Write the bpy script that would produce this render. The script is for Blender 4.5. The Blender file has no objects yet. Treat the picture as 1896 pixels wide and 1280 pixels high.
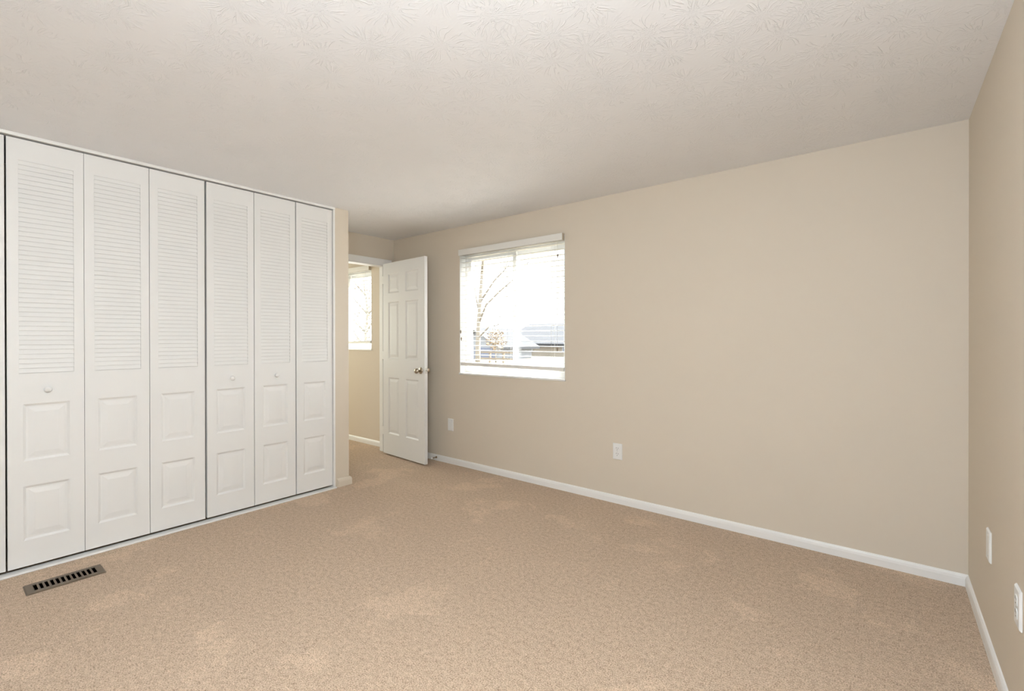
import bpy, bmesh, math, random
from mathutils import Vector, Matrix
random.seed(7)
scene = bpy.context.scene
C = scene.collection
PI = math.pi

# ------------------------------------------------------------------ camera
IMG_W, IMG_H = 1896, 1280
FPX, YAW, CY, CAMZ, PITCH, ROLL = 865.4, 0.6747, 628.59, 1.3054, 0.0028, -0.0012
cd = bpy.data.cameras.new('camera'); cam = bpy.data.objects.new('camera', cd); C.objects.link(cam)
cd.sensor_fit = 'HORIZONTAL'; cd.sensor_width = 36.0; cd.lens = 36.0 * FPX / IMG_W
cd.shift_y = -(640 - CY) / IMG_W
cd.clip_start = 0.05; cd.clip_end = 400
r0 = Vector((math.cos(YAW), math.sin(YAW), 0)); f0 = Vector((-math.sin(YAW), math.cos(YAW), 0)); z0 = Vector((0, 0, 1))
f1 = math.cos(PITCH) * f0 - math.sin(PITCH) * z0; u1 = math.sin(PITCH) * f0 + math.cos(PITCH) * z0
r2 = math.cos(ROLL) * r0 + math.sin(ROLL) * u1; u2 = -math.sin(ROLL) * r0 + math.cos(ROLL) * u1
M = Matrix.Identity(4)
for i in range(3):
    M[i][0], M[i][1], M[i][2] = r2[i], u2[i], -f1[i]
M[0][3], M[1][3], M[2][3] = 0, 0, CAMZ
cam.matrix_world = M
scene.camera = cam

# ------------------------------------------------------------------ world, light, exposure
scene.view_settings.view_transform = 'Standard'; scene.view_settings.look = 'None'
scene.view_settings.exposure = 0.06; scene.view_settings.gamma = 1.0; scene.view_settings.use_curve_mapping = False
w = bpy.data.worlds.new('overcast_sky'); scene.world = w; w.use_nodes = True
bg = w.node_tree.nodes['Background']; bg.inputs[0].default_value = (0.90, 0.96, 1.0, 1); bg.inputs[1].default_value = 7.0

# room planes
W_Y, R_X, CL_X, D_X, REAR_Y, H = 3.3995, 0.3381, -3.7546, -4.484, -3.6, 2.445
HALL_X, HALL_Y = -7.3, 1.2

def area(name, loc, rot, sx, sy, power, col, portal=False):
    l = bpy.data.lights.new(name, 'AREA'); l.shape = 'RECTANGLE'; l.size = sx; l.size_y = sy; l.energy = power; l.color = col
    o = bpy.data.objects.new(name, l); C.objects.link(o); o.location = loc; o.rotation_euler = rot
    if portal: l.cycles.is_portal = True
    return o
def point(name, loc, power, radius, col):
    l = bpy.data.lights.new(name, 'POINT'); l.energy = power; l.shadow_soft_size = radius; l.color = col
    o = bpy.data.objects.new(name, l); C.objects.link(o); o.location = loc
# hand-held diffused flash over the camera and an added fill light behind it, both out of frame
point('diffused_flash', (-0.2, 0.1, 1.8), 70, 0.15, (0.785, 0.90, 1.0))
point('added_fill_light', (-0.1, -0.5, 2.0), 88, 0.20, (0.785, 0.90, 1.0))
# added area light that brightens the hall, out of sight beyond the doorway
area('hall_fill_light', (HALL_X + 0.02, 2.4, 1.5), (PI / 2, 0, -PI / 2), 1.4, 1.3, 36, (0.94, 1.0, 0.88))
# hazy sun high in front of the window, blocked by the level slats and thrown up onto the ceiling
sl_ = bpy.data.lights.new('hazy_sun', 'SUN'); sl_.energy = 52; sl_.angle = 0.25; sl_.color = (1.0, 0.98, 0.96)
so_ = bpy.data.objects.new('hazy_sun', sl_); C.objects.link(so_); so_.rotation_euler = (-0.60, 0, -0.5)
# sampling portals in the two visible windows (they emit nothing themselves)
area('window_portal', (-2.77, W_Y + 0.2, 1.57), (-PI / 2, 0, 0), 1.3, 1.3, 1, (1, 1, 1), True)
area('hall_window_portal', (-5.55, W_Y + 0.2, 1.68), (-PI / 2, 0, 0), 1.3, 1.1, 1, (1, 1, 1), True)

# ------------------------------------------------------------------ materials
def mat(name, col, rough=0.6, metal=0.0, spec=0.5):
    m = bpy.data.materials.new(name); m.use_nodes = True
    b = m.node_tree.nodes['Principled BSDF']
    b.inputs['Base Color'].default_value = (*col, 1); b.inputs['Roughness'].default_value = rough
    b.inputs['Metallic'].default_value = metal; b.inputs['Specular IOR Level'].default_value = spec
    return m
def N(m, t, **kw):
    n = m.node_tree.nodes.new(t)
    for k, v in kw.items(): setattr(n, k, v)
    return n
def L(m, a, b): m.node_tree.links.new(a, b)
def math_n(m, op, a, b=None, clamp=False):
    n = N(m, 'ShaderNodeMath', operation=op, use_clamp=clamp)
    for i, v in enumerate((a, b)):
        if v is None: continue
        if isinstance(v, (int, float)): n.inputs[i].default_value = v
        else: L(m, v, n.inputs[i])
    return n.outputs[0]
def bump(m, height, strength, dist):
    b = N(m, 'ShaderNodeBump'); b.inputs['Strength'].default_value = strength; b.inputs['Distance'].default_value = dist
    L(m, height, b.inputs['Height']); L(m, b.outputs[0], m.node_tree.nodes['Principled BSDF'].inputs['Normal'])
def noise(m, vec, scale, detail=2.0, rough=0.5):
    n = N(m, 'ShaderNodeTexNoise'); n.inputs['Scale'].default_value = scale; n.inputs['Detail'].default_value = detail
    n.inputs['Roughness'].default_value = rough
    if vec is not None: L(m, vec, n.inputs['Vector'])
    return n
def coords(m): return N(m, 'ShaderNodeTexCoord').outputs['Object']
def bumpy(name, col, rough, scale, strength, dist, spec=0.3, var=0.0):
    m = mat(name, col, rough, 0, spec); c = coords(m)
    n = noise(m, c, scale, 3); bump(m, n.outputs['Fac'], strength, dist)
    if var:
        n2 = noise(m, c, scale * 0.08, 4)
        mr = N(m, 'ShaderNodeMapRange'); mr.inputs[3].default_value = 1 - var; mr.inputs[4].default_value = 1 + var
        L(m, n2.outputs['Fac'], mr.inputs[0])
        mx = N(m, 'ShaderNodeVectorMath', operation='SCALE'); mx.inputs[0].default_value = col
        L(m, mr.outputs[0], mx.inputs['Scale']); L(m, mx.outputs[0], m.node_tree.nodes['Principled BSDF'].inputs['Base Color'])
    return m

WALL = (0.69, 0.605, 0.50)
m_wall = bumpy('beige_wall_paint', WALL, 0.7, 260, 0.12, 0.002)
m_trim = mat('white_trim_paint', (0.88, 0.862, 0.838), 0.35)
m_door = bumpy('white_door_paint', (0.82, 0.805, 0.785), 0.42, 120, 0.03, 0.002)
m_vinyl = mat('white_vinyl', (0.82, 0.815, 0.79), 0.4)
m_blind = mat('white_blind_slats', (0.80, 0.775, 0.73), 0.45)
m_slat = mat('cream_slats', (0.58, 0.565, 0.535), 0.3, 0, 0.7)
m_clip = mat('tan_plastic_clip', (0.50, 0.43, 0.33), 0.4)
m_cord = mat('white_cord', (0.75, 0.72, 0.66), 0.8)
m_tassel = mat('wood_tassel', (0.25, 0.19, 0.13), 0.5)
m_plate = mat('white_plastic', (0.83, 0.82, 0.80), 0.3)
m_slot = mat('dark_slot', (0.05, 0.045, 0.04), 0.6)
m_nickel = mat('satin_nickel', (0.50, 0.44, 0.36), 0.28, 1.0)
m_steel = mat('brushed_steel', (0.65, 0.63, 0.58), 0.3, 1.0)
m_vent = mat('brown_painted_metal', (0.14, 0.102, 0.066), 0.45, 0.2)
m_duct = mat('dark_duct', (0.02, 0.018, 0.02), 0.8)
m_spring = mat('aged_brass_spring', (0.25, 0.17, 0.10), 0.4, 0.8)
m_closet = mat('closet_interior_paint', (0.10, 0.085, 0.085), 0.9)

# ceiling: plaster stomped with a crow's foot brush, radial ridges around scattered centres
m_ceil = mat('stomped_ceiling_paint', (0.88, 0.87, 0.88), 0.6, 0, 0.3)
c = coords(m_ceil)
flat = N(m_ceil, 'ShaderNodeVectorMath', operation='MULTIPLY'); L(m_ceil, c, flat.inputs[0]); flat.inputs[1].default_value = (1, 1, 0)
wob = noise(m_ceil, flat.outputs[0], 9, 2)
wv = N(m_ceil, 'ShaderNodeVectorMath', operation='SCALE'); L(m_ceil, wob.outputs['Color'], wv.inputs[0]); wv.inputs['Scale'].default_value = 0.035
pv = N(m_ceil, 'ShaderNodeVectorMath', operation='ADD'); L(m_ceil, flat.outputs[0], pv.inputs[0]); L(m_ceil, wv.outputs[0], pv.inputs[1])
hts = []
for seed, sc in ((0.0, 5.0), (3.37, 4.3)):
    sh = N(m_ceil, 'ShaderNodeVectorMath', operation='ADD'); L(m_ceil, pv.outputs[0], sh.inputs[0]); sh.inputs[1].default_value = (seed, seed * 1.7, 0)
    vo = N(m_ceil, 'ShaderNodeTexVoronoi', voronoi_dimensions='2D', feature='F1'); vo.inputs['Scale'].default_value = sc
    vo.inputs['Randomness'].default_value = 0.75
    L(m_ceil, sh.outputs[0], vo.inputs['Vector'])
    dv = N(m_ceil, 'ShaderNodeVectorMath', operation='SUBTRACT'); L(m_ceil, sh.outputs[0], dv.inputs[0]); L(m_ceil, vo.outputs['Position'], dv.inputs[1])
    sx = N(m_ceil, 'ShaderNodeSeparateXYZ'); L(m_ceil, dv.outputs[0], sx.inputs[0])
    ln = N(m_ceil, 'ShaderNodeVectorMath', operation='LENGTH'); L(m_ceil, dv.outputs[0], ln.inputs[0])
    r_ = ln.outputs['Value']
    nd = N(m_ceil, 'ShaderNodeVectorMath', operation='NORMALIZE'); L(m_ceil, dv.outputs[0], nd.inputs[0])
    s1 = N(m_ceil, 'ShaderNodeVectorMath', operation='SCALE'); L(m_ceil, nd.outputs[0], s1.inputs[0]); s1.inputs['Scale'].default_value = 1.0
    sp = N(m_ceil, 'ShaderNodeSeparateColor'); L(m_ceil, vo.outputs['Color'], sp.inputs[0])
    zz = math_n(m_ceil, 'ADD', math_n(m_ceil, 'MULTIPLY', sp.outputs[0], 37.0), math_n(m_ceil, 'MULTIPLY', r_, 4.0))
    cz = N(m_ceil, 'ShaderNodeCombineXYZ'); L(m_ceil, zz, cz.inputs[2])
    av = N(m_ceil, 'ShaderNodeVectorMath', operation='ADD'); L(m_ceil, s1.outputs[0], av.inputs[0]); L(m_ceil, cz.outputs[0], av.inputs[1])
    nn = noise(m_ceil, av.outputs[0], 4.6, 1.0)
    rid = math_n(m_ceil, 'ABSOLUTE', math_n(m_ceil, 'SUBTRACT', nn.outputs['Fac'], 0.5))
    mr = N(m_ceil, 'ShaderNodeMapRange', interpolation_type='SMOOTHSTEP'); L(m_ceil, rid, mr.inputs[0])
    mr.inputs[1].default_value = 0.0; mr.inputs[2].default_value = 0.038; mr.inputs[3].default_value = 1.0; mr.inputs[4].default_value = 0.0
    m1 = N(m_ceil, 'ShaderNodeMapRange', interpolation_type='SMOOTHSTEP'); L(m_ceil, r_, m1.inputs[0]); m1.inputs[1].default_value = 0.125; m1.inputs[2].default_value = 0.085
    m1.inputs[3].default_value = 0.0; m1.inputs[4].default_value = 1.0
    m2 = N(m_ceil, 'ShaderNodeMapRange', interpolation_type='SMOOTHSTEP'); L(m_ceil, r_, m2.inputs[0]); m2.inputs[1].default_value = 0.006; m2.inputs[2].default_value = 0.032
    hts.append(math_n(m_ceil, 'MULTIPLY', mr.outputs[0], math_n(m_ceil, 'MULTIPLY', m1.outputs[0], m2.outputs[0])))
fine = noise(m_ceil, c, 90, 3)
hh = math_n(m_ceil, 'ADD', math_n(m_ceil, 'MAXIMUM', hts[0], math_n(m_ceil, 'MULTIPLY', hts[1], 0.5)), math_n(m_ceil, 'MULTIPLY', fine.outputs['Fac'], 0.22))
bump(m_ceil, hh, 0.55, 0.0024)

# carpet: short beige pile, mottled, with a few brushed patches
m_carp = mat('beige_carpet', (0.5, 0.39, 0.28), 0.95, 0, 0.1)
c = coords(m_carp)
n1 = noise(m_carp, c, 190, 2, 0.7); n2 = noise(m_carp, c, 45, 3, 0.6); n3 = noise(m_carp, c, 2.3, 4, 0.6)
f_ = math_n(m_carp, 'ADD', math_n(m_carp, 'MULTIPLY', n1.outputs['Fac'], 0.74), math_n(m_carp, 'MULTIPLY', n2.outputs['Fac'], 0.26))
cr = N(m_carp, 'ShaderNodeValToRGB'); L(m_carp, f_, cr.inputs[0])
cr.color_ramp.elements[0].position = 0.36; cr.color_ramp.elements[0].color = (0.27, 0.175, 0.105, 1)
cr.color_ramp.elements[1].position = 0.63; cr.color_ramp.elements[1].color = (0.78, 0.595, 0.435, 1)
e = cr.color_ramp.elements.new(0.48); e.color = (0.55, 0.398, 0.275, 1)
mr = N(m_carp, 'ShaderNodeMapRange', interpolation_type='SMOOTHSTEP'); L(m_carp, n3.outputs['Fac'], mr.inputs[0]); mr.inputs[1].default_value = 0.54; mr.inputs[2].default_value = 0.64
mr.inputs[3].default_value = 1.0; mr.inputs[4].default_value = 1.14
vs = N(m_carp, 'ShaderNodeVectorMath', operation='SCALE'); L(m_carp, cr.outputs[0], vs.inputs[0]); L(m_carp, mr.outputs[0], vs.inputs['Scale'])
L(m_carp, vs.outputs[0], m_carp.node_tree.nodes['Principled BSDF'].inputs['Base Color'])
m_carp.node_tree.nodes['Principled BSDF'].inputs['Sheen Weight'].default_value = 0.15
bump(m_carp, f_, 0.7, 0.014)

# window glass: see-through pane with a fresnel reflection
m_glass = bpy.data.materials.new('window_glass'); m_glass.use_nodes = True
nt = m_glass.node_tree; nt.nodes.remove(nt.nodes['Principled BSDF'])
tr = nt.nodes.new('ShaderNodeBsdfTransparent'); tr.inputs[0].default_value = (0.97, 0.98, 0.975, 1)
gl = nt.nodes.new('ShaderNodeBsdfGlossy'); gl.inputs['Roughness'].default_value = 0.02
lw = nt.nodes.new('ShaderNodeLayerWeight'); pw = nt.nodes.new('ShaderNodeMath'); pw.operation = 'POWER'; pw.inputs[1].default_value = 5.0
fr = nt.nodes.new('ShaderNodeMath'); fr.operation = 'MULTIPLY_ADD'; fr.inputs[1].default_value = 0.5; fr.inputs[2].default_value = 0.03
nt.links.new(lw.outputs['Facing'], pw.inputs[0]); nt.links.new(pw.outputs[0], fr.inputs[0])
mx = nt.nodes.new('ShaderNodeMixShader'); nt.links.new(fr.outputs[0], mx.inputs[0]); nt.links.new(tr.outputs[0], mx.inputs[1]); nt.links.new(gl.outputs[0], mx.inputs[2])
nt.links.new(mx.outputs[0], nt.nodes['Material Output'].inputs[0])

# outdoors
m_lawn = bumpy('dry_winter_lawn', (0.11, 0.097, 0.072), 0.9, 6, 0.3, 0.05, 0.1, 0.2)
m_bark = bumpy('pale_bark', (0.19, 0.168, 0.142), 0.9, 30, 0.5, 0.02, 0.1)
m_roof = bumpy('grey_shingle_roof', (0.038, 0.039, 0.042), 0.9, 14, 0.4, 0.02, 0.1, 0.15)
m_siding = bumpy('tan_siding', (0.24, 0.205, 0.165), 0.8, 20, 0.1, 0.01, 0.2)
m_sidingw = mat('pale_siding', (0.20, 0.205, 0.22), 0.8)
m_bluedoor = mat('blue_grey_garage_door', (0.10, 0.11, 0.15), 0.6)
m_wood = bumpy('weathered_wood', (0.16, 0.13, 0.10), 0.9, 20, 0.3, 0.01, 0.1)
m_leaf = bumpy('russet_leaves', (0.17, 0.12, 0.072), 0.9, 20, 0.2, 0.01, 0.1, 0.25)

# ------------------------------------------------------------------ mesh helpers
class MB:
    def __init__(s): s.v = []; s.f = []; s.sm = []
    def add(s, verts, faces, smooth=False):
        o = len(s.v); s.v += [tuple(v) for v in verts]
        for f in faces: s.f.append([i + o for i in f]); s.sm.append(smooth)
        return s
    def box(s, x0, x1, y0, y1, z0_, z1):
        v = [(x, y, z) for z in (z0_, z1) for y in (y0, y1) for x in (x0, x1)]
        return s.add(v, [(0, 2, 3, 1), (4, 5, 7, 6), (0, 1, 5, 4), (2, 6, 7, 3), (0, 4, 6, 2), (1, 3, 7, 5)])
    def quad(s, a, b, c_, d): return s.add([a, b, c_, d], [(0, 1, 2, 3)])
    def lathe(s, prof, origin=(0, 0, 0), axis=(0, 0, 1), n=24, smooth=True):
        ax = Vector(axis).normalized(); q = Vector((0, 0, 1)).rotation_difference(ax); o = Vector(origin)
        vs = []
        for (r, h) in prof:
            for k in range(n):
                a = 2 * PI * k / n; vs.append(o + q @ Vector((r * math.cos(a), r * math.sin(a), h)))
        fs = []
        for i in range(len(prof) - 1):
            for k in range(n):
                k2 = (k + 1) % n; fs.append((i * n + k, i * n + k2, (i + 1) * n + k2, (i + 1) * n + k))
        fs.append(tuple(range(n - 1, -1, -1))); fs.append(tuple((len(prof) - 1) * n + k for k in range(n)))
        return s.add(vs, fs, smooth)
    def tube(s, pts, rads, n=6, smooth=True):
        pts = [Vector(p) for p in pts]; vs = []
        if not isinstance(rads, (list, tuple)): rads = [rads] * len(pts)
        for i, p in enumerate(pts):
            d = (pts[min(i + 1, len(pts) - 1)] - pts[max(i - 1, 0)]).normalized()
            q = Vector((0, 0, 1)).rotation_difference(d)
            for k in range(n):
                a = 2 * PI * k / n; vs.append(p + q @ Vector((rads[i] * math.cos(a), rads[i] * math.sin(a), 0)))
        fs = []
        for i in range(len(pts) - 1):
            for k in range(n):
                k2 = (k + 1) % n; fs.append((i * n + k, i * n + k2, (i + 1) * n + k2, (i + 1) * n + k))
        fs.append(tuple(range(n - 1, -1, -1))); fs.append(tuple((len(pts) - 1) * n + k for k in range(n)))
        return s.add(vs, fs, smooth)
    def build(s, name, m, parent=None, bevel=0, loc=None, seg=2):
        me = bpy.data.meshes.new(name); me.from_pydata(s.v, [], s.f); me.materials.append(m)
        me.polygons.foreach_set('use_smooth', s.sm); me.update()
        if bevel:
            bm = bmesh.new(); bm.from_mesh(me)
            bmesh.ops.remove_doubles(bm, verts=bm.verts, dist=1e-6)
            es = [e_ for e_ in bm.edges if len(e_.link_faces) == 2 and e_.calc_face_angle(0) > 0.5]
            bmesh.ops.bevel(bm, geom=es, offset=bevel, segments=seg, profile=0.5, affect='EDGES')
            bm.to_mesh(me); bm.free()
        o = bpy.data.objects.new(name, me); C.objects.link(o)
        if parent: o.parent = parent
        if loc: o.location = loc
        return o
def box(name, m, x0, x1, y0, y1, z0_, z1, parent=None, bevel=0):
    return MB().box(x0, x1, y0, y1, z0_, z1).build(name, m, parent, bevel)
def tag(o, label, cat, group=None):
    o['label'] = label; o['category'] = cat
    if group: o['group'] = group
    return o
def empty(name, loc, rz=0):
    o = bpy.data.objects.new(name, None); C.objects.link(o); o.location = loc; o.rotation_euler = (0, 0, rz); o.empty_display_size = 0.1
    return o
def thing(name, loc, label, cat, group=None, rz=0): o = empty(name, loc, rz); o['kind'] = 'thing'; return tag(o, label, cat, group)
def struct(o, label=None):
    o['kind'] = 'structure'
    if label: o['label'] = label
    return o
def slab(us, vs, holes, d0, d1, fn):
    """wall slab: cells of the us x vs grid except the holes, front at depth d0, back at d1; fn(u, v, d) -> point"""
    mb = MB(); nu, nv = len(us) - 1, len(vs) - 1
    solid = lambda i, j: 0 <= i < nu and 0 <= j < nv and (i, j) not in holes
    for i in range(nu):
        for j in range(nv):
            if not solid(i, j): continue
            a, b, c_, d = us[i], us[i + 1], vs[j], vs[j + 1]
            mb.quad(fn(a, c_, d0), fn(b, c_, d0), fn(b, d, d0), fn(a, d, d0))
            mb.quad(fn(b, c_, d1), fn(a, c_, d1), fn(a, d, d1), fn(b, d, d1))
            if not solid(i - 1, j): mb.quad(fn(a, c_, d1), fn(a, c_, d0), fn(a, d, d0), fn(a, d, d1))
            if not solid(i + 1, j): mb.quad(fn(b, c_, d0), fn(b, c_, d1), fn(b, d, d1), fn(b, d, d0))
            if not solid(i, j - 1): mb.quad(fn(b, c_, d0), fn(a, c_, d0), fn(a, c_, d1), fn(b, c_, d1))
            if not solid(i, j + 1): mb.quad(fn(a, d, d0), fn(b, d, d0), fn(b, d, d1), fn(a, d, d1))
    return mb

# ------------------------------------------------------------------ room shell
VX0, VX1, VY0, VY1 = -3.512, -3.420, 0.335, 0.592       # hole under the floor register
WIN = (-3.402, -2.140, 0.945, 2.19); HWIN = (-6.185, -4.925, 1.165, 2.19)
T = 0.15
xs = [HALL_X - T, VX0, VX1, R_X + T]; ys = [REAR_Y - T, VY0, VY1, W_Y + T]
fl = slab(xs, ys, {(1, 1)}, 0.0, -0.12, lambda u, v, d: (u, v, d)); struct(fl.build('floor', m_carp), 'beige wall to wall carpet')
struct(MB().box(HALL_X - T, R_X + T, REAR_Y - T, W_Y + T, H, H + 0.12).build('ceiling', m_ceil), 'off white ceiling with stomped plaster texture')
us = [HALL_X - T, HWIN[0], HWIN[1], WIN[0], WIN[1], R_X + T]; vs = [0, WIN[2], HWIN[2], WIN[3], H]
wb = slab(us, vs, {(1, 2), (3, 1), (3, 2)}, W_Y, W_Y + T + 0.02, lambda u, v, d: (u, d, v))
struct(wb.build('wall_back', m_wall), 'beige wall with the window')
struct(box('wall_right', m_wall, R_X, R_X + T, REAR_Y - T, W_Y, 0, H), 'beige wall at the right')
struct(box('wall_rear', m_wall, HALL_X - T, R_X, REAR_Y - T, REAR_Y, 0, H))
DO = (2.495, 3.295, 2.14)                                   # door opening y0, y1, top
struct(slab([REAR_Y, DO[0], DO[1], W_Y], [0, DO[2], H], {(1, 0)}, D_X, D_X - 0.116, lambda u, v, d: (d, u, v)).build('wall_door', m_wall), 'beige wall with the open door')
struct(box('wall_closet', m_wall, D_X, CL_X, 2.222, 2.353, 0, H), 'narrow beige wall end beside the closet doors')
struct(box('wall_left', m_wall, CL_X - 0.1, CL_X, REAR_Y, -0.40, 0, H))
struct(box('wall_hall_far', m_wall, HALL_X - T, HALL_X, REAR_Y, W_Y, 0, H))
struct(box('wall_hall_rear', m_wall, HALL_X, D_X - 0.116, HALL_Y - T, HALL_Y, 0, H))

# baseboards with an eased top
def baseboard(name, m, pts, h=0.062, t=0.013):
    """run along pts (x, y) with the board standing off to the left of the run"""
    mb = MB(); prof = [(0, 0), (t, 0), (t, h * 0.62), (t * 0.8, h * 0.82), (t * 0.4, h * 0.96), (0, h)]
    n = len(pts); P = [Vector((*p, 0)) for p in pts]; rows = []
    for i, p in enumerate(P):
        dirs = []
        if i > 0: dirs.append((P[i] - P[i - 1]).normalized())
        if i < n - 1: dirs.append((P[i + 1] - P[i]).normalized())
        nr = [Vector((-d.y, d.x, 0)) for d in dirs]
        off = nr[0] if len(nr) == 1 else (nr[0] + nr[1]) / (1 + nr[0].dot(nr[1]))
        rows.append([p + off * a + Vector((0, 0, z)) for a, z in prof])
    k = len(prof); vs_ = [v for r in rows for v in r]; fs = []
    for i in range(n - 1):
        for j in range(k):
            j2 = (j + 1) % k; fs.append((i * k + j, (i + 1) * k + j, (i + 1) * k + j2, i * k + j2))
    fs.append(tuple(range(k))); fs.append(tuple((n - 1) * k + j for j in range(k - 1, -1, -1)))
    mb.add(vs_, fs); o = mb.build(name, m)
    bm = bmesh.new(); bm.from_mesh(o.data); bmesh.ops.recalc_face_normals(bm, faces=bm.faces); bm.to_mesh(o.data); bm.free()
    return struct(o)
baseboard('baseboard_back', m_trim, [(R_X, W_Y), (D_X, W_Y)])
baseboard('baseboard_right', m_trim, [(R_X, REAR_Y), (R_X, W_Y - 0.013)])
baseboard('baseboard_hall', m_trim, [(D_X - 0.116, W_Y), (HALL_X, W_Y)])
baseboard('baseboard_closet', m_wall, [(D_X, 2.353), (CL_X, 2.353), (CL_X, 2.236)], 0.075, 0.020)

# closet trims: head strip at the ceiling, floor track, jamb beside the last leaf
struct(box('trim_1', m_trim, CL_X - 0.09, CL_X + 0.006, -0.40, 2.222, 2.4265, H, None, 0.002), 'white head strip over the closet doors')
struct(box('trim_2', m_trim, CL_X - 0.035, CL_X + 0.028, -0.40, 2.222, 0, 0.011, None, 0.003), 'white floor track under the closet doors')
struct(box('trim_3', m_trim, CL_X - 0.09, CL_X + 0.001, 2.2055, 2.222, 0, 2.4265), 'white jamb at the end of the closet doors')

# door casing and jamb
k = MB(); CW = 0.066
y0, y1, zt = DO
for xa, xb in ((D_X, D_X + 0.014), (D_X - 0.130, D_X - 0.116)):
    k.box(xa, xb, y0 - CW + 0.004, y1 + CW, zt, zt + CW); k.box(xa, xb, y1, y1 + CW, 0, zt); k.box(xa, xb, y0 - CW + 0.004, y0, 0, zt)
struct(k.build('trim_4', m_trim, None, 0.003), 'white casing around the doorway')
k = MB(); k.box(D_X - 0.116, D_X, y1 - 0.012, y1, 0, zt); k.box(D_X - 0.116, D_X, y0, y0 + 0.012, 0, zt); k.box(D_X - 0.116, D_X, y0, y1, zt - 0.012, zt)
k.box(D_X - 0.09, D_X - 0.04, y1 - 0.024, y1 - 0.012, 0, zt - 0.012); k.box(D_X - 0.09, D_X - 0.04, y0 + 0.012, y0 + 0.024, 0, zt - 0.012)
struct(k.build('trim_5', m_trim), 'white door jamb lining')

# ------------------------------------------------------------------ moulded door faces
def moulded(mb, u0, u1, v0, v1, fn, w1=0.012, dep=0.008, w2=0.025, w3=0.010, rise=0.005):
    """a raised panel sunk into the door face: slope in, flat, slope up, field"""
    rings = [(0, 0), (w1 * 0.25, -dep * 0.25), (w1, -dep), (w1 + w2 * 0.35, -dep), (w1 + w2 + w3, -dep + rise), (w1 + w2 + w3 + 0.002, -dep + rise)]
    prev = None
    for o, d in rings:
        q = [fn(u0 + o, v0 + o, d), fn(u1 - o, v0 + o, d), fn(u1 - o, v1 - o, d), fn(u0 + o, v1 - o, d)]
        if prev:
            for i in range(4): mb.quad(prev[i], prev[(i + 1) % 4], q[(i + 1) % 4], q[i])
        prev = q
    mb.quad(*prev)
def door_face(mb, us_, vs_, holes, fn, panels):
    for i in range(len(us_) - 1):
        for j in range(len(vs_) - 1):
            if (i, j) in holes: continue
            mb.quad(fn(us_[i], vs_[j], 0), fn(us_[i + 1], vs_[j], 0), fn(us_[i + 1], vs_[j + 1], 0), fn(us_[i], vs_[j + 1], 0))
    for p in panels: moulded(mb, *p, fn)

# ------------------------------------------------------------------ bifold closet doors
LW, ZB, ZT, TH = 0.3165, 0.028, 2.418, 0.030
def leaf_mesh():
    mb = MB(); Wd = LW; hgt = ZT - ZB
    front = lambda u, v, d: (d, u, v)
    us_ = [0, 0.045, 0.060, Wd - 0.064, Wd - 0.045, Wd]
    vs_ = [0, 0.144, 0.449, 0.590, 0.910, 1.082, 2.272, hgt]
    holes = {(2, 1), (2, 3), (1, 5), (2, 5), (3, 5)}
    door_face(mb, us_, vs_, holes, front, [(us_[2], us_[3], vs_[1], vs_[2]), (us_[2], us_[3], vs_[3], vs_[4])])
    for z in (0, 1):  # back and edges
        pass
    mb.quad(front(Wd, 0, -TH), front(0, 0, -TH), front(0, hgt, -TH), front(Wd, hgt, -TH))
    mb.quad(front(0, 0, -TH), front(0, 0, 0), front(0, hgt, 0), front(0, hgt, -TH))
    mb.quad(front(Wd, 0, 0), front(Wd, 0, -TH), front(Wd, hgt, -TH), front(Wd, hgt, 0))
    mb.quad(front(0, 0, -TH), front(Wd, 0, -TH), front(Wd, 0, 0), front(0, 0, 0))
    mb.quad(front(0, hgt, 0), front(Wd, hgt, 0), front(Wd, hgt, -TH), front(0, hgt, -TH))
    a, b, c_, d = us_[1], us_[4], vs_[5], vs_[6]; D = -0.007
    mb.quad(front(a, c_, D), front(b, c_, D), front(b, d, D), front(a, d, D))
    mb.quad(front(a, c_, D), front(a, d, D), front(a, d, 0), front(a, c_, 0)); mb.quad(front(b, d, D), front(b, c_, D), front(b, c_, 0), front(b, d, 0))
    mb.quad(front(a, d, D), front(b, d, D), front(b, d, 0), front(a, d, 0)); mb.quad(front(b, c_, D), front(a, c_, D), front(a, c_, 0), front(b, c_, 0))
    lv = MB(); n = 45; p = (d - c_) / n
    for i in range(n):   # each slat leans out at its lower edge
        z = c_ + i * p
        pr = [(D + 0.0003, z + 0.0025), (0.0002, z + 0.0018), (0.0004, z + 0.0036), (D + 0.002, z + p + 0.001), (D + 0.0003, z + p + 0.001)]
        vv = [(x, a + 0.0004, zz_) for x, zz_ in pr] + [(x, b - 0.0004, zz_) for x, zz_ in pr]
        lv.add(vv, [(0, 5, 6, 1), (1, 6, 7, 2), (2, 7, 8, 3), (4, 3, 8, 9)])
    return mb, lv
KNOB = [(0.006, 0), (0.006, 0.008), (0.010, 0.013), (0.0155, 0.017), (0.0165, 0.022), (0.014, 0.028), (0.008, 0.031), (0.001, 0.032)]
lm, lvm = leaf_mesh()
proto_leaf = lm.build('leaf', m_door); proto_louver = lvm.build('louver_slats', m_door)
proto_knob = MB().lathe(KNOB, (0, 0, 0), (1, 0, 0), 20).build('knob', m_door)
first = {'leaf': proto_leaf, 'louver_slats': proto_louver, 'knob': proto_knob}
def use(src):
    o = first.pop(src.name.split('.')[0], None)
    if o is None: o = src.copy(); C.objects.link(o)
    return o
DF = CL_X - 0.010
pairs = [((-0.3745, -0.0535), (False, True), 'white louvered closet bifold cut off by the left picture edge'),
         ((0.2710, 0.5895), (True, False), 'white louvered closet bifold behind the brown floor register, widest of the doors in view'),
         ((0.9090, 1.2380), (False, True), 'white louvered closet bifold second from the beige wall end, knob on its far leaf'),
         ((1.5590, 1.8840), (True, False), 'white louvered closet bifold next to the narrow beige wall end')]
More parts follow.
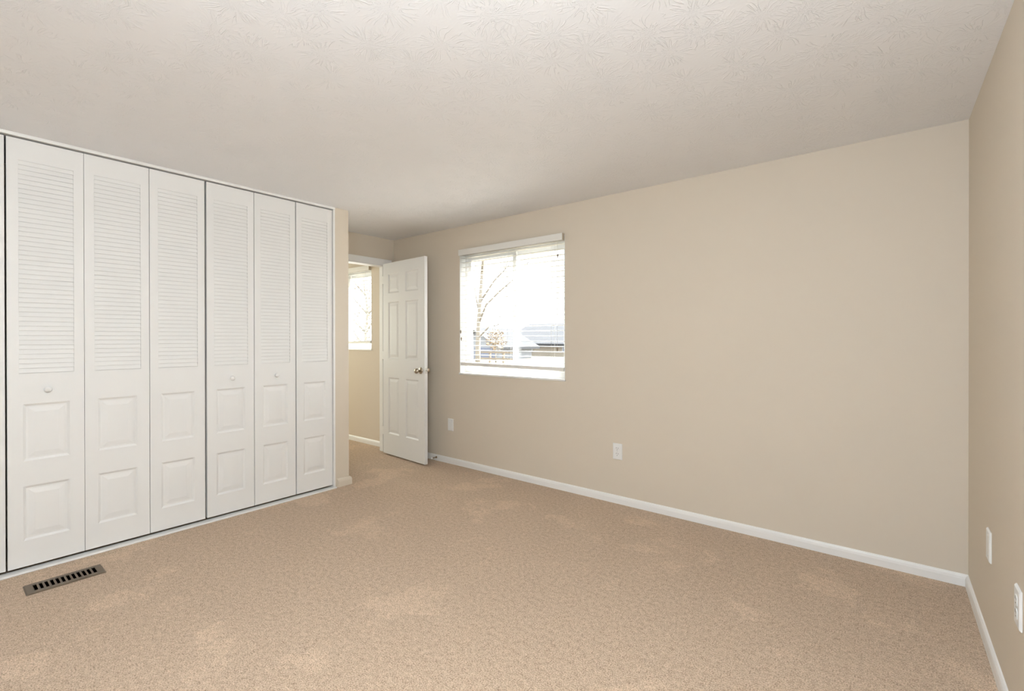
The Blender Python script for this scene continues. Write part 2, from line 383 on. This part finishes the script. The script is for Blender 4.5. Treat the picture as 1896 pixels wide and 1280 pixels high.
for ys_, kn, lab in pairs:
    root = thing('closet_bifold', (DF, ys_[0], ZB), lab, 'closet door', 'louvered bifold doors of the closet')
    for y_, has in zip(ys_, kn):
        lf = use(proto_leaf); lf.parent = root; lf.location = (0, y_ - ys_[0], 0)
        lo = use(proto_louver); lo.parent = lf
        if has:
            kb = use(proto_knob); kb.parent = lf; kb.location = (0, 0.158, 0.987)

# ------------------------------------------------------------------ passage door, standing open
DW, DH, DT = 0.770, 2.122, 0.035
door = empty('door_1', (-4.424, 3.207, 0.018), math.atan2(3.151 - 3.207, -3.658 + 4.424)); struct(door, 'white six panel door standing open')
mb = MB()
ux = [0, 0.105, 0.310, 0.432, 0.662, DW]; vx = [0, 0.230, 0.852, 1.059, 1.687, 1.785, 2.000, DH]
hol = {(i, j) for i in (1, 3) for j in (1, 3, 5)}
pan = [(ux[i], ux[i + 1], vx[j], vx[j + 1]) for (i, j) in sorted(hol)]
door_face(mb, ux, vx, hol, lambda u, v, d: (u, -d, v), pan)
ub = [DW - u for u in reversed(ux)]
door_face(mb, [DW - u for u in ux], vx, hol, lambda u, v, d: (u, DT + d, v), [])
for (i, j) in sorted(hol): moulded(mb, DW - ux[i], DW - ux[i + 1], vx[j], vx[j + 1], lambda u, v, d: (u, DT + d, v), 0, 0, 0, 0, 0)
mb.quad((0, 0, 0), (0, 0, DH), (0, DT, DH), (0, DT, 0)); mb.quad((DW, 0, 0), (DW, DT, 0), (DW, DT, DH), (DW, 0, DH))
mb.quad((0, 0, 0), (0, DT, 0), (DW, DT, 0), (DW, 0, 0)); mb.quad((0, 0, DH), (DW, 0, DH), (DW, DT, DH), (0, DT, DH))
mb.build('door_panel', m_door, door)
for side in (-1, 1):
    yy = 0 if side < 0 else DT
    rose = MB().lathe([(0.034, 0), (0.034, 0.003), (0.030, 0.008), (0.016, 0.012)], (0.703, yy, 0.954), (0, side, 0), 28).build('rose', m_nickel, door)
    MB().lathe([(0.011, 0.009), (0.011, 0.030), (0.017, 0.036), (0.0255, 0.045), (0.027, 0.054), (0.024, 0.064), (0.014, 0.070), (0.002, 0.072)], (0.703, yy, 0.954), (0, side, 0), 28).build('knob', m_nickel, rose)
lp = box('latch_plate', m_steel, DW - 0.001, DW + 0.0012, 0.006, DT - 0.006, 0.926, 0.984, door, 0.0004)
MB().add([(DW, 0.011, 0.946), (DW, 0.024, 0.946), (DW, 0.024, 0.964), (DW, 0.011, 0.964), (DW + 0.010, 0.011, 0.946), (DW + 0.004, 0.024, 0.946), (DW + 0.004, 0.024, 0.964), (DW + 0.010, 0.011, 0.964)],
         [(0, 3, 2, 1), (4, 5, 6, 7), (0, 1, 5, 4), (2, 3, 7, 6), (1, 2, 6, 5), (0, 4, 7, 3)]).build('latch_bolt', m_steel, lp)
for z in (0.20, 1.05, 1.90):
    hg = MB(); hg.lathe([(0.006, 0), (0.006, 0.09)], (-0.008, DT + 0.004, z), (0, 0, 1), 12); hg.box(-0.036, 0, 0.0135, 0.0155, z, z + 0.09)
    hg.build('hinge', m_door, door)

# ------------------------------------------------------------------ windows
def window(name, X0, X1, Z0, Z1, label):
    root = struct(empty(name, ((X0 + X1) / 2, W_Y, Z0)), label)
    w2 = (X1 - X0) / 2; h = Z1 - Z0; Y0 = 0.075
    lin = MB(); e_ = 0.004
    lin.box(-w2, -w2 + e_, 0, Y0 + 0.06, 0, h); lin.box(w2 - e_, w2, 0, Y0 + 0.06, 0, h); lin.box(-w2, w2, 0, Y0 + 0.06, h - e_, h)
    lin.build('reveal', m_vinyl, root)
    box('sill', m_trim, -w2 - 0.006, w2 + 0.006, -0.010, Y0 + 0.06, -0.010, 0.008, root, 0.003)
    fr_ = MB(); b = 0.05
    for x0, x1, z0_, z1 in ((-w2 + e_, w2 - e_, 0.008, 0.008 + b), (-w2 + e_, w2 - e_, h - b, h - e_), (-w2 + e_, -w2 + b * 0.8, 0.008 + b, h - b), (w2 - b * 0.8, w2 - e_, 0.008 + b, h - b)):
        fr_.box(x0, x1, Y0, Y0 + 0.075, z0_, z1)
    fr_.build('window_frame', m_vinyl, root, 0.003)
    for (xa, xb, ya) in ((-w2 + b * 0.8, 0.035, Y0 + 0.008), (-0.025, w2 - b * 0.8, Y0 + 0.040)):
        s_ = MB(); q = 0.042; za, zb = 0.008 + b, h - b
        s_.box(xa, xb, ya, ya + 0.026, za, za + q); s_.box(xa, xb, ya, ya + 0.026, zb - q, zb); s_.box(xa, xa + q, ya, ya + 0.026, za + q, zb - q); s_.box(xb - q, xb, ya, ya + 0.026, za + q, zb - q)
        so = s_.build('sash', m_vinyl, root, 0.003)
        box('pane', m_glass, xa + q - 0.004, xb - q + 0.004, ya + 0.010, ya + 0.014, za + q - 0.004, zb - q + 0.004, so)
    lk = MB(); lk.box(-0.012, 0.012, Y0 - 0.008, Y0 + 0.008, h * 0.55, h * 0.55 + 0.06); lk.build('sash_lock', m_vinyl, root, 0.003)
    return root
window('window_1', *WIN, 'sliding window behind the white blind')
window('window_2', *HWIN, 'window seen through the doorway')

def blind(root, X0, X1, Ztop, Zbot, railtilt, n_open, wand=True, tilt=0.0):
    """coordinates relative to root at the wall plane"""
    xm = (X0 + X1) / 2; hw = (X1 - X0) / 2; ox = root.location.x
    x0, x1 = X0 - ox, X1 - ox
    va = MB(); va.box(x0, x1 - 0.002, -0.036, -0.028, Ztop - 0.060, Ztop)
    va.build('valance', m_blind, root, 0.002)
    hr = MB(); hr.box(x0 + 0.014, x1 - 0.006, -0.024, 0.045, Ztop - 0.055, Ztop - 0.012); hr.build('headrail', m_blind, root, 0.002)
    br = MB(); br.box(x1 - 0.003, x1 + 0.001, -0.034, 0.0, Ztop - 0.058, Ztop - 0.002); br.box(x1 + 0.001, x1 + 0.0025, -0.030, -0.004, Ztop - 0.050, Ztop - 0.010)
    br.build('end_bracket', m_clip, root, 0.001)
    sl = MB(); sx0, sx1 = x0 + 0.008, x1 - 0.004; pitch = 0.0468; z = Ztop - 0.080; depth = 0.050; k_ = 0
    z_end = Zbot + 0.030
    nsl = int((z - z_end) / pitch) + 1
    for i in range(nsl):
        zz_ = z - i * pitch
        ta = tilt
        pts = []
        for j in range(5):   # crowned slat section
            y_ = -0.5 + j / 4; pts.append((0.015 + y_ * depth, zz_ + y_ * math.sin(ta) * depth + 0.0025 * (1 - 4 * y_ * y_)))
        vv = []
        for dz in (0, -0.0028):
            for xx in (sx0, sx1):
                for (y_, z_) in pts: vv.append((xx, y_, z_ + dz))
        fs = []
        for j in range(4):
            fs.append((j, 5 + j, 6 + j, j + 1)); fs.append((10 + j, 11 + j, 16 + j, 15 + j))
        fs += [(0, 10, 15, 5), (4, 9, 19, 14), (0, 1, 2, 3, 4, 14, 13, 12, 11, 10), (5, 15, 16, 17, 18, 19, 9, 8, 7, 6)]
        sl.add(vv, fs)
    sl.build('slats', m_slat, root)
    bo = MB(); rt = railtilt
    vv = [(x, y_, Zbot + zz_ + (rt if x > (sx0 + sx1) / 2 else -rt)) for zz_ in (-0.004, 0.028) for y_ in (-0.012, 0.042) for x in (sx0, sx1)]
    bo.add(vv, [(0, 2, 3, 1), (4, 5, 7, 6), (0, 1, 5, 4), (2, 6, 7, 3), (0, 4, 6, 2), (1, 3, 7, 5)]); bo.build('bottom_rail', m_blind, root, 0.004)
    for fx in (0.10, 0.50, 0.90):
        xx = sx0 + (sx1 - sx0) * fx; lc = MB()
        for y_ in (-0.0115, 0.0415): lc.tube([(xx, y_, Ztop - 0.056), (xx, y_, Zbot + 0.012)], 0.0009, 5)
        for i in range(nsl): lc.tube([(xx, -0.0118, z - i * pitch - 0.0036), (xx, 0.0418, z - i * pitch - 0.0036)], 0.0005, 4)
        lc.build('ladder_cord', m_cord, root)
    return x0, x1
b1 = thing('window_blind', (-2.77, W_Y, 0.0), 'white slatted blind let down over the bedroom window beside the open door', 'blind', 'white slatted blinds')
x0, x1 = blind(b1, -3.388, -2.145, 2.199, 1.028, -0.004, 22)
TAS = [(0.0015, 0.0), (0.004, 0.004), (0.0075, 0.020), (0.0075, 0.030), (0.003, 0.036)]
for xx, zz_ in ((-3.362, 1.350), (-3.354, 1.278), (-2.196, 1.990), (-2.201, 1.190)):
    co = MB().tube([(xx + 2.77, -0.026, 2.146), (xx + 2.77, -0.026, zz_ + 0.03)], 0.0010, 5).build('pull_cord', m_cord, b1)
    MB().lathe(TAS, (xx + 2.77, -0.026, zz_), (0, 0, 1), 12).build('tassel', m_tassel, co)
b2 = thing('window_blind', (-5.55, W_Y, 0.0), 'white slatted blind seen through the doorway, its bottom rail hanging crooked', 'blind', 'white slatted blinds')
blind(b2, -6.170, -4.930, 2.199, 1.235, 0.012, 20, False)

# ------------------------------------------------------------------ outlets and wall plates
def receptacle(parent, zc):
    o = MB().add([], []);
    pts = []
    for k_ in range(28):
        a = 2 * PI * k_ / 28; pts.append((0.019 * max(-0.86, min(0.86, math.cos(a) * 1.05)) , zc + 0.0185 * math.sin(a)))
    n = len(pts); vv = [(x, -0.0065, z) for x, z in pts] + [(x, -0.0098, z) for x, z in pts]
    o.add(vv, [tuple(range(n, 2 * n))] + [(i, (i + 1) % n, n + (i + 1) % n, n + i) for i in range(n)])
    ob = o.build('receptacle', m_plate, parent)
    s = MB()
    for x, hh_ in ((-0.0075, 0.010), (0.0075, 0.008)): s.box(x - 0.0014, x + 0.0014, -0.0101, -0.0096, zc + 0.002, zc + 0.002 + hh_)
    s.lathe([(0.0028, 0), (0.0028, 0.0005)], (0, -0.0096, zc - 0.008), (0, -1, 0), 10, False)
    s.build('slots', m_slot, ob)
def plate(name, loc, rz, kind, label):
    root = thing(name, loc, label, 'outlet' if name == 'wall_outlet' else 'wall plate', None, rz)
    pm = MB(); w2, h2 = 0.0395, 0.0635
    a = [(-w2, 0, -h2), (w2, 0, -h2), (w2, 0, h2), (-w2, 0, h2)]; ed = 0.0045
    vv = a + [(x, -0.0035, z) for x, _, z in a] + [(x - math.copysign(ed, x), -0.0080, z - math.copysign(ed, z)) for x, _, z in a]
    fs = [(0, 1, 5, 4), (1, 2, 6, 5), (2, 3, 7, 6), (3, 0, 4, 7), (4, 5, 9, 8), (5, 6, 10, 9), (6, 7, 11, 10), (7, 4, 8, 11), (8, 9, 10, 11), (3, 2, 1, 0)]
    pm.add(vv, fs); pm.build('cover_plate', m_plate, root, 0.0012)
    if kind == 'duplex':
        for zc in (-0.0215, 0.0215): receptacle(root, zc)
        MB().lathe([(0.0035, 0), (0.0035, 0.0012), (0.002, 0.0018)], (0, -0.0078, 0), (0, -1, 0), 12).build('screw', m_steel, root)
    elif kind == 'insert':
        MB().box(-0.0175, 0.0175, -0.0098, -0.006, -0.035, 0.035).build('insert', m_plate, root, 0.001)
        for zc in (-0.048, 0.048): MB().lathe([(0.003, 0), (0.003, 0.001), (0.002, 0.0015)], (0, -0.0078, zc), (0, -1, 0), 12).build('screw', m_plate, root)
    else:
        for zc in (-0.042, 0.042): MB().lathe([(0.003, 0), (0.003, 0.001), (0.002, 0.0015)], (0, -0.0078, zc), (0, -1, 0), 12).build('screw', m_plate, root)
    return root
plate('wall_outlet', (-1.652, W_Y, 0.409), 0, 'duplex', 'white duplex outlet in the middle of the long beige window wall')
plate('wall_plate', (-3.536, W_Y, 0.404), 0, 'insert', 'white wall plate between the open door and the window')
plate('wall_plate', (R_X, 2.748, 0.443), -PI / 2, 'blank', 'plain white wall plate on the right wall, the one farther from the camera')
plate('wall_outlet', (R_X, 2.196, 0.434), -PI / 2, 'duplex', 'white duplex outlet on the right wall, cut by the picture edge')

# ------------------------------------------------------------------ door stop on the baseboard
ds = thing('door_stop', (-3.742, W_Y - 0.013, 0.036), 'small spring door stop on the baseboard right of the open door', 'door stop')
MB().lathe([(0.011, 0), (0.011, 0.003), (0.006, 0.008), (0.006, 0.010)], (0, 0, 0), (0, -1, 0), 16).build('base', m_spring, ds)
sp_ = [(0.0062 * math.cos(t_ * 0.55), -0.008 - 0.052 * t_ / 110, 0.0062 * math.sin(t_ * 0.55)) for t_ in range(111)]
MB().tube(sp_, 0.0011, 5).build('spring', m_spring, ds)
MB().lathe([(0.007, 0), (0.010, 0.004), (0.010, 0.016), (0.007, 0.022), (0.002, 0.024)], (0, -0.058, 0), (0, -1, 0), 16).build('tip', m_plate, ds)

# ------------------------------------------------------------------ floor register
rg = thing('floor_register', ((VX0 + VX1) / 2, (VY0 + VY1) / 2, 0.0), 'brown metal floor register in the carpet before the closet doors', 'floor vent')
us = [-0.0665, -0.040, 0.040, 0.0665]; yl = 0.1505
slots_y = []; y_ = -0.1235
ws = [0.0145] + [0.0125] * 10 + [0.0145]; gp = (0.247 - sum(ws)) / 11
for w_ in ws: slots_y.append((y_, y_ + w_)); y_ += w_ + gp
vs = [-yl] + [v for s_ in slots_y for v in s_] + [yl]
fc = slab(us, vs, {(1, 1 + 2 * i) for i in range(12)}, 0.0065, 0.0045, lambda u, v, d: (u, v, d))
lip = 0.006
for a, b, c_, d in (((-0.0665, -yl), (0.0665, -yl), (0.0665 + lip, -yl - lip), (-0.0665 - lip, -yl - lip)), ((0.0665, -yl), (0.0665, yl), (0.0665 + lip, yl + lip), (0.0665 + lip, -yl - lip)),
                    ((0.0665, yl), (-0.0665, yl), (-0.0665 - lip, yl + lip), (0.0665 + lip, yl + lip)), ((-0.0665, yl), (-0.0665, -yl), (-0.0665 - lip, -yl - lip), (-0.0665 - lip, yl + lip))):
    fc.quad((*a, 0.0065), (*d, 0.001), (*c_, 0.001), (*b, 0.0065))
fc.build('grille', m_vent, rg)
dk = MB(); A, B_, Z_ = 0.046, 0.1285, -0.10
dk.quad((-A, -B_, Z_), (A, -B_, Z_), (A, B_, Z_), (-A, B_, Z_))
for a, b in (((-A, -B_), (A, -B_)), ((A, -B_), (A, B_)), ((A, B_), (-A, B_)), ((-A, B_), (-A, -B_))): dk.quad((*a, 0.004), (*a, Z_), (*b, Z_), (*b, 0.004))
dk.build('duct', m_duct, rg)
dm = MB()
for i in range(12):
    yy = sum(slots_y[i]) / 2; dm.box(-0.033, 0.033, yy - 0.003, yy - 0.002, -0.030, -0.004)
dm.build('damper', m_duct, rg)

# ------------------------------------------------------------------ outdoors
GZ = -0.35
struct(MB().box(-110, 60, W_Y + 0.2, 150, GZ - 0.2, GZ).build('ground', m_lawn), 'dry lawn outside')
struct(MB().box(-110, 60, -60, W_Y + 0.2, GZ - 0.2, GZ - 0.05).build('ground', m_lawn))
def house(name, cx, cy, wd, dp, eave, ridge, mw, mr_, label, gable=False, rz=0):
    root = thing(name, (cx, cy, GZ), label, 'house', None, rz)
    MB().box(-wd / 2, wd / 2, -dp / 2, dp / 2, 0, eave).build('house_walls', mw, root)
    rf = MB(); o = 0.5; a, b = wd / 2 + o, dp / 2 + o; t = 0.18; e2 = eave - 0.1
    if not gable: P_ = [(-a, -b, e2), (a, -b, e2), (a, 0, ridge), (-a, 0, ridge), (-a, b, e2), (a, b, e2)]
    else: P_ = [(-a, -b, e2), (-a, b, e2), (0, b, ridge), (0, -b, ridge), (a, -b, e2), (a, b, e2)]
    vv = P_ + [(x, y, z - t) for x, y, z in P_]
    if not gable: fs = [(0, 1, 2, 3), (3, 2, 5, 4), (7, 6, 9, 8), (8, 9, 10, 11), (0, 6, 7, 1), (4, 5, 11, 10), (0, 3, 9, 6), (3, 4, 10, 9), (1, 7, 8, 2), (2, 8, 11, 5)]
    else: fs = [(1, 0, 3, 2), (2, 3, 4, 5), (0, 1, 7, 6), (4, 10, 11, 5), (0, 6, 9, 3), (3, 9, 10, 4), (1, 2, 8, 7), (2, 5, 11, 8), (6, 7, 8, 9), (9, 8, 11, 10)]
    rf.add(vv, fs).build('roof', mr_, root)
    if gable:
        MB().add([(-wd / 2, -dp / 2 - 0.01, eave), (wd / 2, -dp / 2 - 0.01, eave), (0, -dp / 2 - 0.01, ridge - 0.3)], [(0, 1, 2)]).build('gable', mw, root)
        rk = MB(); rk.tube([(-a, -b - 0.02, e2 - 0.05), (0, -b - 0.02, ridge - 0.05), (a, -b - 0.02, e2 - 0.05)], 0.10, 4, False); rk.build('rake_board', m_sidingw2, root)
    return root
m_sidingw2 = mat('white_rake_board', (0.3, 0.3, 0.3), 0.7)
h1 = house('house', -21.0, 40.5, 17.0, 10.0, 1.25, 3.15, m_siding, m_roof, 'low grey roofed house across the lawn, seen through the right window pane')
for xx in (-5.5, -1.0, 3.5, 6.5):
    fr_ = MB().box(xx - 0.6, xx + 0.6, -5.08, -4.99, 0.35, 1.1).build('window', m_sidingw2, h1); MB().box(xx - 0.5, xx + 0.5, -5.10, -5.07, 0.42, 1.03).build('pane', m_bluedoor, fr_)
h2 = house('house', -25.6, 29.5, 5.0, 4.0, 1.05, 2.5, m_sidingw, m_roof, 'small pale house with a sloping white roof edge, left of the tree trunk outside', True)
MB().box(-0.2, 2.0, -2.08, -1.99, 0, 0.9).build('garage_door', m_bluedoor, h2)
# low rail fence
rf = thing('rail_fence', (-17.1, 20, GZ), 'low dark wooden rail fence standing on the lawn outside', 'fence')
for xx in (-1.4, -0.5, 0.5, 1.4): MB().box(xx - 0.05, xx + 0.05, -0.05, 0.05, 0, 0.9).build('post', m_wood, rf)
for zz_ in (0.45, 0.80): MB().box(-1.5, 1.5, -0.08, -0.05, zz_, zz_ + 0.09).build('rail', m_wood, rf)

def limb(mb, p, d, ln, r, depth, spread=0.6):
    pts = [p.copy()]; q = p.copy(); dd = d.copy(); rr = [r]; steps = 4
    for i in range(steps):
        dd = (dd + Vector((random.uniform(-1, 1), random.uniform(-1, 1), random.uniform(-0.5, 0.9))) * 0.16).normalized()
        q = q + dd * ln / steps; pts.append(q.copy()); rr.append(r * (1 - 0.7 * (i + 1) / steps))
    mb.tube(pts, rr, 5)
    if depth:
        for i in range(1, steps + 1):
            for _ in range(2):
                nd_ = (dd + Vector((random.uniform(-1, 1), random.uniform(-1, 1), random.uniform(-0.3, 0.8))) * spread * 1.6).normalized()
                limb(mb, pts[i], nd_, ln * random.uniform(0.4, 0.65), rr[i] * 0.6 + 0.001, depth - 1, spread)
def tree(loc, h, r, label, trunk_pts, branch_defs, depth, leaves=None):
    root = thing('bare_tree' if not leaves else 'leafy_tree', loc, label, 'tree', 'trees outside')
    mb = MB(); mb.tube([Vector(p) for p in trunk_pts], [r * (1 - 0.62 * i / (len(trunk_pts) - 1)) for i in range(len(trunk_pts))], 8); mb.build('trunk', m_bark, root)
    bb = MB()
    for pts, r0_ in branch_defs:
        bb.tube([Vector(p) for p in pts], [r0_ * (1 - 0.75 * i / (len(pts) - 1)) for i in range(len(pts))], 5)
        for i in range(1, len(pts)):
            d = (Vector(pts[i]) - Vector(pts[i - 1])).normalized()
            for _ in range(2):
                limb(bb, Vector(pts[i]), (d + Vector((random.uniform(-.8, .8), random.uniform(-.8, .8), random.uniform(-.2, .9)))).normalized(), h * random.uniform(0.08, 0.16), r0_ * 0.3, depth - 1)
    bb.build('branches', m_bark, root)
    if leaves:
        lf = MB(); n, s_, (ex, ey, ez), zc = leaves
        for _ in range(n):
            while True:
                q = Vector((random.uniform(-1, 1), random.uniform(-1, 1), random.uniform(-1, 1)))
                if q.length < 1: break
            q = Vector((q.x * ex, q.y * ey, q.z * ez + zc)); a = Vector((random.uniform(-1, 1), random.uniform(-1, 1), random.uniform(-1, 1))).normalized()
            b = a.orthogonal().normalized(); sz = s_ * random.uniform(0.6, 1.3)
            lf.add([q - a * sz, q + b * sz * 0.45, q + a * sz, q - b * sz * 0.45], [(0, 1, 2, 3)])
        lf.build('foliage', m_leaf, root)
    return root
gx, gy = -12.98, 14.0
def rel(x, z, dy=0.0): return (x - gx, dy, z - GZ)
tree((gx, gy, GZ), 6, 0.115, 'bare tree with a forked trunk in the left window pane',
     [rel(-13.0, GZ), rel(-12.98, 0.9), rel(-12.93, 1.9), rel(-12.85, 2.8), rel(-12.74, 4.0), rel(-12.62, 5.1), rel(-12.5, 6.5)],
     [([rel(-12.93, 1.9), rel(-12.53, 2.63), rel(-11.82, 3.13), rel(-11.2, 3.5), rel(-10.6, 4.0)], 0.055),
      ([rel(-12.86, 2.75), rel(-12.38, 3.6, .3), rel(-11.96, 4.05, .5), rel(-11.7, 4.9, .6)], 0.05),
      ([rel(-12.76, 3.9), rel(-12.5, 4.5, -.2), rel(-12.18, 5.0, -.3), rel(-12.0, 5.8, -.4)], 0.045),
      ([rel(-12.95, 1.3), rel(-12.39, 1.75), rel(-11.9, 1.82), rel(-11.79, 2.18), rel(-11.74, 2.6)], 0.035),
      ([rel(-12.9, 2.3), rel(-13.3, 3.2, .2), rel(-13.5, 4.2, .3)], 0.05)], 2)
def wild(loc, h, r, label, nb=9, depth=2, leaves=None):
    tp = [(random.uniform(-.03, .03) * h * i / 6, random.uniform(-.03, .03) * h * i / 6, h * 0.8 * i / 6) for i in range(7)]
    bd = []
    for i in range(nb):
        t_ = 0.25 + 0.7 * i / nb; z = h * 0.8 * t_; a = i * 2.4 + random.random(); ln = h * 0.33 * (1.1 - 0.5 * t_)
        k_ = int(t_ * 6); b = Vector(tp[k_])
        bd.append(([tuple(b), (b.x + math.cos(a) * ln * .45, b.y + math.sin(a) * ln * .45, b.z + ln * .45), (b.x + math.cos(a) * ln * .8, b.y + math.sin(a) * ln * .8, b.z + ln)], r * 0.42))
    return tree((loc[0], loc[1], GZ), h, r, label, tp, bd, depth, leaves)
wild((-23.5, 50), 6.5, 0.13, 'bare tree rising behind the grey roofed house, toward the right window edge')
wild((-32.0, 52), 7.0, 0.13, 'bare tree rising behind the grey roofed house, near the window mullion')
wild((-39.0, 50), 7.5, 0.14, 'bare tree behind the small pale house with the white roof edge')
wild((-20.6, 24), 2.9, 0.05, 'small russet leafed tree in front of the grey roofed house', 8, 1, (420, 0.07, (0.8, 0.6, 0.8), 1.5))
wild((-13.8, 9.3), 4.6, 0.09, 'russet leafed tree outside the window seen through the doorway', 10, 2, (1500, 0.042, (1.4, 1.0, 1.6), 1.9))
